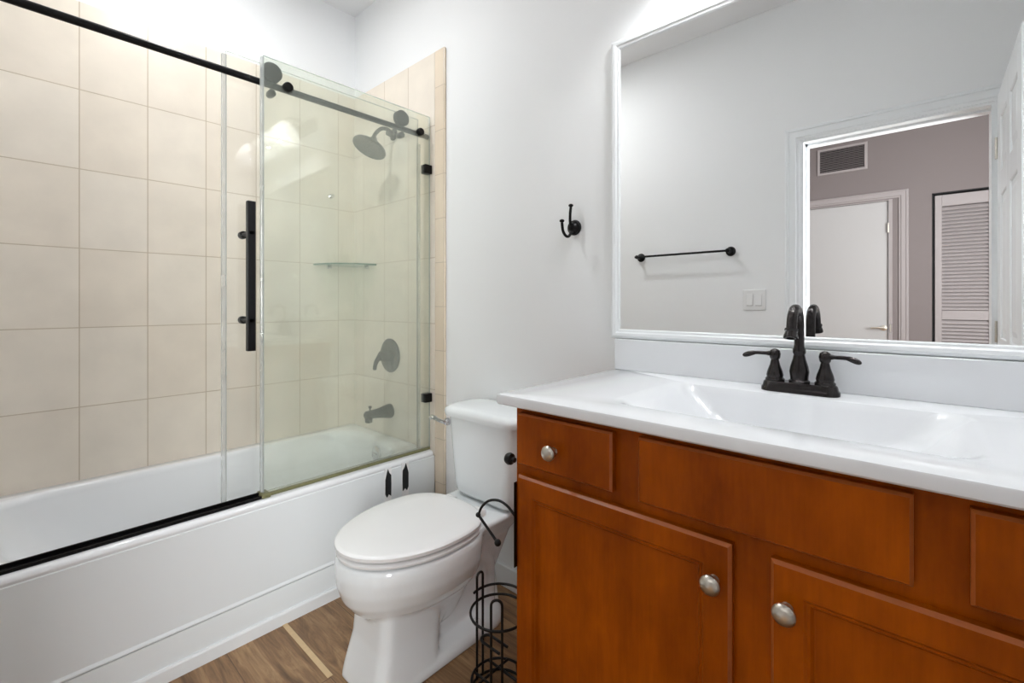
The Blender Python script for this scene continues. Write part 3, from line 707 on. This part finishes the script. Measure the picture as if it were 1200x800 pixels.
# mirror
mi = thing('wall_mirror', 'large rectangular mirror in a white moulded frame above the vanity', 'mirror', (-.2, -.01, 1.5))
MX0, MX1, MZ0, MZ1 = -.768, .330, 1.008, 1.966
b = BM(); box(b, MX0+.02, MX1-.02, -.008, -.003, MZ0+.02, MZ1-.02); obj('glass', b, M['mirror'], mi)
b = BM(); frame_mould(b, MX0, MX1, MZ0, MZ1, -.001, [(0, 0), (0, .012), (.003, .017), (.010, .020), (.018, .018), (.022, .014), (.027, .0125), (.030, .009), (.030, 0)]); obj('frame', b, M['trim'], mi, 25)

# robe hook
hk = thing('robe_hook', 'black double robe hook on the wall above the toilet', 'hook', (-.918, -.002, 1.384))
b = BM(); lathe(b, (-.918, -.0005, 1.384), (0, -1, 0), [(0, .026), (.004, .027), (.008, .024), (.012, .024), (.016, .017), (.026, .013), (.030, .001)]); obj('mount', b, M['black'], hk, 40)
b = BM(); tube(b, spline([(-.918, -.022, 1.384), (-.918, -.030, 1.40), (-.918, -.030, 1.43), (-.918, -.026, 1.452)], 6), .0048, 10); ball(b, (-.918, -.026, 1.458), .0085, (1, 1, .7), 10); obj('prong', b, M['black'], hk, 60)
b = BM(); tube(b, spline([(-.918, -.02, 1.374), (-.918, -.036, 1.352), (-.918, -.055, 1.350), (-.918, -.072, 1.365), (-.918, -.078, 1.392)], 6), .0048, 10); ball(b, (-.918, -.078, 1.398), .0085, (1, 1, .7), 10); obj('prong', b, M['black'], hk, 60)

# towel bar on the doorway wall (seen in the mirror)
tw = thing('towel_bar', 'thin black towel bar on the wall reflected in the mirror', 'towel bar', (-1.14, YF, 1.424))
for x in (-1.425, -.862):
    b = BM(); lathe(b, (x, YF+.0005, 1.424), (0, 1, 0), [(0, .027), (.004, .028), (.009, .024), (.014, .024), (.020, .014), (.045, .0095), (.060, .012), (.068, .012), (.072, .008), (.073, .001)]); obj('post', b, M['black'], tw, 40)
b = BM(); tube(b, [(-1.44, YF+.062, 1.424), (-.852, YF+.062, 1.424)], .0065, 14); obj('bar', b, M['black'], tw, 40)

# light switch
sw = thing('light_switch', 'white double rocker light switch beside the doorway casing', 'light switch', (-.735, YF, 1.14))
b = BM(); box(b, -.795, -.678, YF+.0003, YF+.006, 1.082, 1.198, .002, 2); obj('cover_plate', b, M['white_plastic'], sw)
for x in (-.7595, -.7135):
    b = BM(); box(b, x-.018, x+.018, YF+.006, YF+.0085, 1.105, 1.175, .001, 1); prism(b, [(YF+.0085, 1.108), (YF+.0135, 1.110), (YF+.0095, 1.172), (YF+.0085, 1.172)], 0, x-.0155, x+.0155); obj('rocker', b, M['white_plastic'], sw)

# air vent in the far room
ve = thing('air_vent', 'rectangular louvred air return grille high on the far wall', 'vent', (-.635, YH, 2.515))
b = BM(); frame_mould(b, -.835, -.435, 2.385, 2.645, 0, [(0, 0), (0, .006), (.004, .010), (.022, .010), (.024, .004), (.024, 0)])
for v in b.verts: v.co.y = YH+.0005-v.co.y
obj('vent_frame', b, M['hall_trim'], ve)
b = BM(); box(b, -.811, -.459, YH+.0003, YH+.0015, 2.409, 2.621); obj('backing', b, M['dark'], ve)  # near-black sheet paints the shade behind the grille
b = BM()
for k in range(13):
    z = 2.418+k*.0162; prism(b, [(YH+.002, z+.004), (YH+.009, z-.003), (YH+.0095, z-.0015), (YH+.003, z+.0055)], 0, -.811, -.459)
obj('vent_slats', b, M['hall'], ve)

# ------------------------------------------------------------ toilet paper holder on the vanity side
hp = thing('toilet_paper_holder', 'empty black arched toilet paper holder on the side of the vanity', 'paper holder', (-.722, -.52, .65))
b = BM(); box(b, -.7238, -.7222, -.536, -.526, .50, .70); obj('mount_plate', b, M['wire'], hp)
b = BM(); lathe(b, (-.7222, -.534, .752), (-1, 0, 0), [(0, .006), (.006, .006), (.010, .013), (.017, .0145), (.024, .012), (.028, .005), (.0285, .001)], 20); obj('top_knob', b, M['wire'], hp, 40)
b = BM(); tube(b, spline([(-.725, -.53, .618), (-.748, -.53, .634), (-.778, -.53, .640), (-.812, -.53, .630), (-.838, -.53, .607), (-.850, -.53, .583)], 6), .0032, 10); obj('arm', b, M['wire'], hp, 60)
b = BM(); tube(b, [(-.852, -.53, .584), (-.784, -.53, .537)], .0035, 10); ball(b, (-.851, -.53, .583), .0065, n=10); ball(b, (-.782, -.53, .536), .0085, n=10); obj('roll_bar', b, M['wire'], hp, 60)

# wire rack on the floor
rk = thing('toilet_roll_stand', 'black wire toilet roll stand on the floor beside the vanity', 'roll stand', (-.905, -.39, 0))
RX, RY, RR, wr = -.918, -.385, .078, .0037
def ring(z, r=RR, n=40, a0=0, a1=2*PI):
    return [(RX+r*math.cos(a0+(a1-a0)*k/n), RY+r*math.sin(a0+(a1-a0)*k/n), z) for k in range(n)]
b = BM(); tube(b, ring(.005, RR+.004), wr, 8, closed=True); tube(b, ring(.042), wr, 8, closed=True)
for off in (-.03, .03):
    h_ = math.sqrt(RR*RR-off*off); tube(b, [(RX-h_, RY+off, .042), (RX+h_, RY+off, .042)], wr, 8)
tube(b, [(RX-.03, RY-math.sqrt(RR*RR-.0009), .042), (RX-.03, RY+math.sqrt(RR*RR-.0009), .042)], wr, 8)
for k in range(3):
    a = PI/2+k*2*PI/3; ball(b, (RX+(RR+.004)*math.cos(a), RY+(RR+.004)*math.sin(a), .006), .006, n=8)
    tube(b, [(RX+(RR+.004)*math.cos(a), RY+(RR+.004)*math.sin(a), .006), (RX+RR*math.cos(a), RY+RR*math.sin(a), .042)], wr, 8)
obj('base', b, M['wire'], rk, 60)
def hairpin(ang, z1, wdt=.022):
    c = Vector((RX+RR*math.cos(ang), RY+RR*math.sin(ang), 0)); t = Vector((-math.sin(ang), math.cos(ang), 0))
    P = [c-t*wdt/2+Vector((0, 0, .006)), c-t*wdt/2+Vector((0, 0, z1-wdt/2))]
    for k in range(1, 10):
        a = PI-PI*k/10; P.append(c+t*wdt/2*math.cos(a)+Vector((0, 0, z1-wdt/2+wdt/2*math.sin(a))))
    P += [c+t*wdt/2+Vector((0, 0, z1-wdt/2)), c+t*wdt/2+Vector((0, 0, .006))]
    b = BM(); tube(b, P, wr, 8); obj('upright', b, M['wire'], rk, 60)
for a, z, wd_ in ((PI*1.0, .318, .024), (PI*1.72, .318, .030), (PI*.30, .312, .030)): hairpin(a, z, wd_)
b = BM(); tube(b, ring(.235, RR+.003, 40), wr, 8, closed=True); obj('top_ring', b, M['wire'], rk, 60)
b = BM(); tube(b, ring(.265, RR+.005, 26, PI*.25, PI*1.12), wr, 8); obj('top_arc', b, M['wire'], rk, 60)
b = BM(); P = []
for k in range(11):
    a = PI/2+PI*k/10; P.append((RX+.008+.016*math.cos(a), RY-.055+.016*math.sin(a), .190))
P = [(RX+.07, RY-.039, .190)]+P+[(RX+.07, RY-.071, .190)]
tube(b, P, wr, 8); obj('side_loop', b, M['wire'], rk, 60)

# ------------------------------------------------------------ lamps (above the frame)
for nm, (x, y), r, lb in (('recessed_light', (-1.78, -.85), .075, 'small round recessed ceiling light above the bathtub'), ('added_ceiling_light', (-.9, -2.6), .16, 'unseen round ceiling light added to brighten the room beyond the doorway')):
    t = thing(nm, lb, 'ceiling light', (x, y, ZC))
    b = BM(); lathe(b, (x, y, ZC-.0005), (0, 0, -1), [(0, r+.02), (.012, r+.018), (.016, r+.004), (.010, r), (.010, .001)], 32); obj('trim_ring', b, M['white_plastic'], t, 40)
    b = BM(); lathe(b, (x, y, ZC-.011), (0, 0, -1), [(0, r-.001), (.002, r-.004), (.0025, .001)], 32); obj('diffuser', b, M['lamp'], t, 40)
vf = thing('vanity_light', 'three lamp vanity light bar on the wall above the mirror', 'wall light', (-.21, 0, 2.16))
b = BM(); box(b, -.56, .14, -.028, -.0005, 2.22, 2.30, .006, 2); obj('back_bar', b, M['bronze'], vf)
for lx in (-.47, -.21, .05):
    b = BM(); tube(b, spline([(lx, -.026, 2.26), (lx, -.10, 2.28), (lx, -.15, 2.275), (lx, -.17, 2.255)], 6), .008, 10)
    lathe(b, (lx, -.17, 2.262), (0, 0, -1), [(0, .012), (.008, .026), (.018, .026), (.019, .001)]); obj('lamp_arm', b, M['bronze'], vf, 40)
    b = BM(); lathe(b, (lx, -.17, 2.244), (0, 0, -1), [(0, .03), (.03, .056), (.08, .080), (.125, .092), (.125, .090), (.08, .078), (.03, .053), (.004, .028)], 32); obj('lamp_shade', b, M['frosted'], vf, 40)
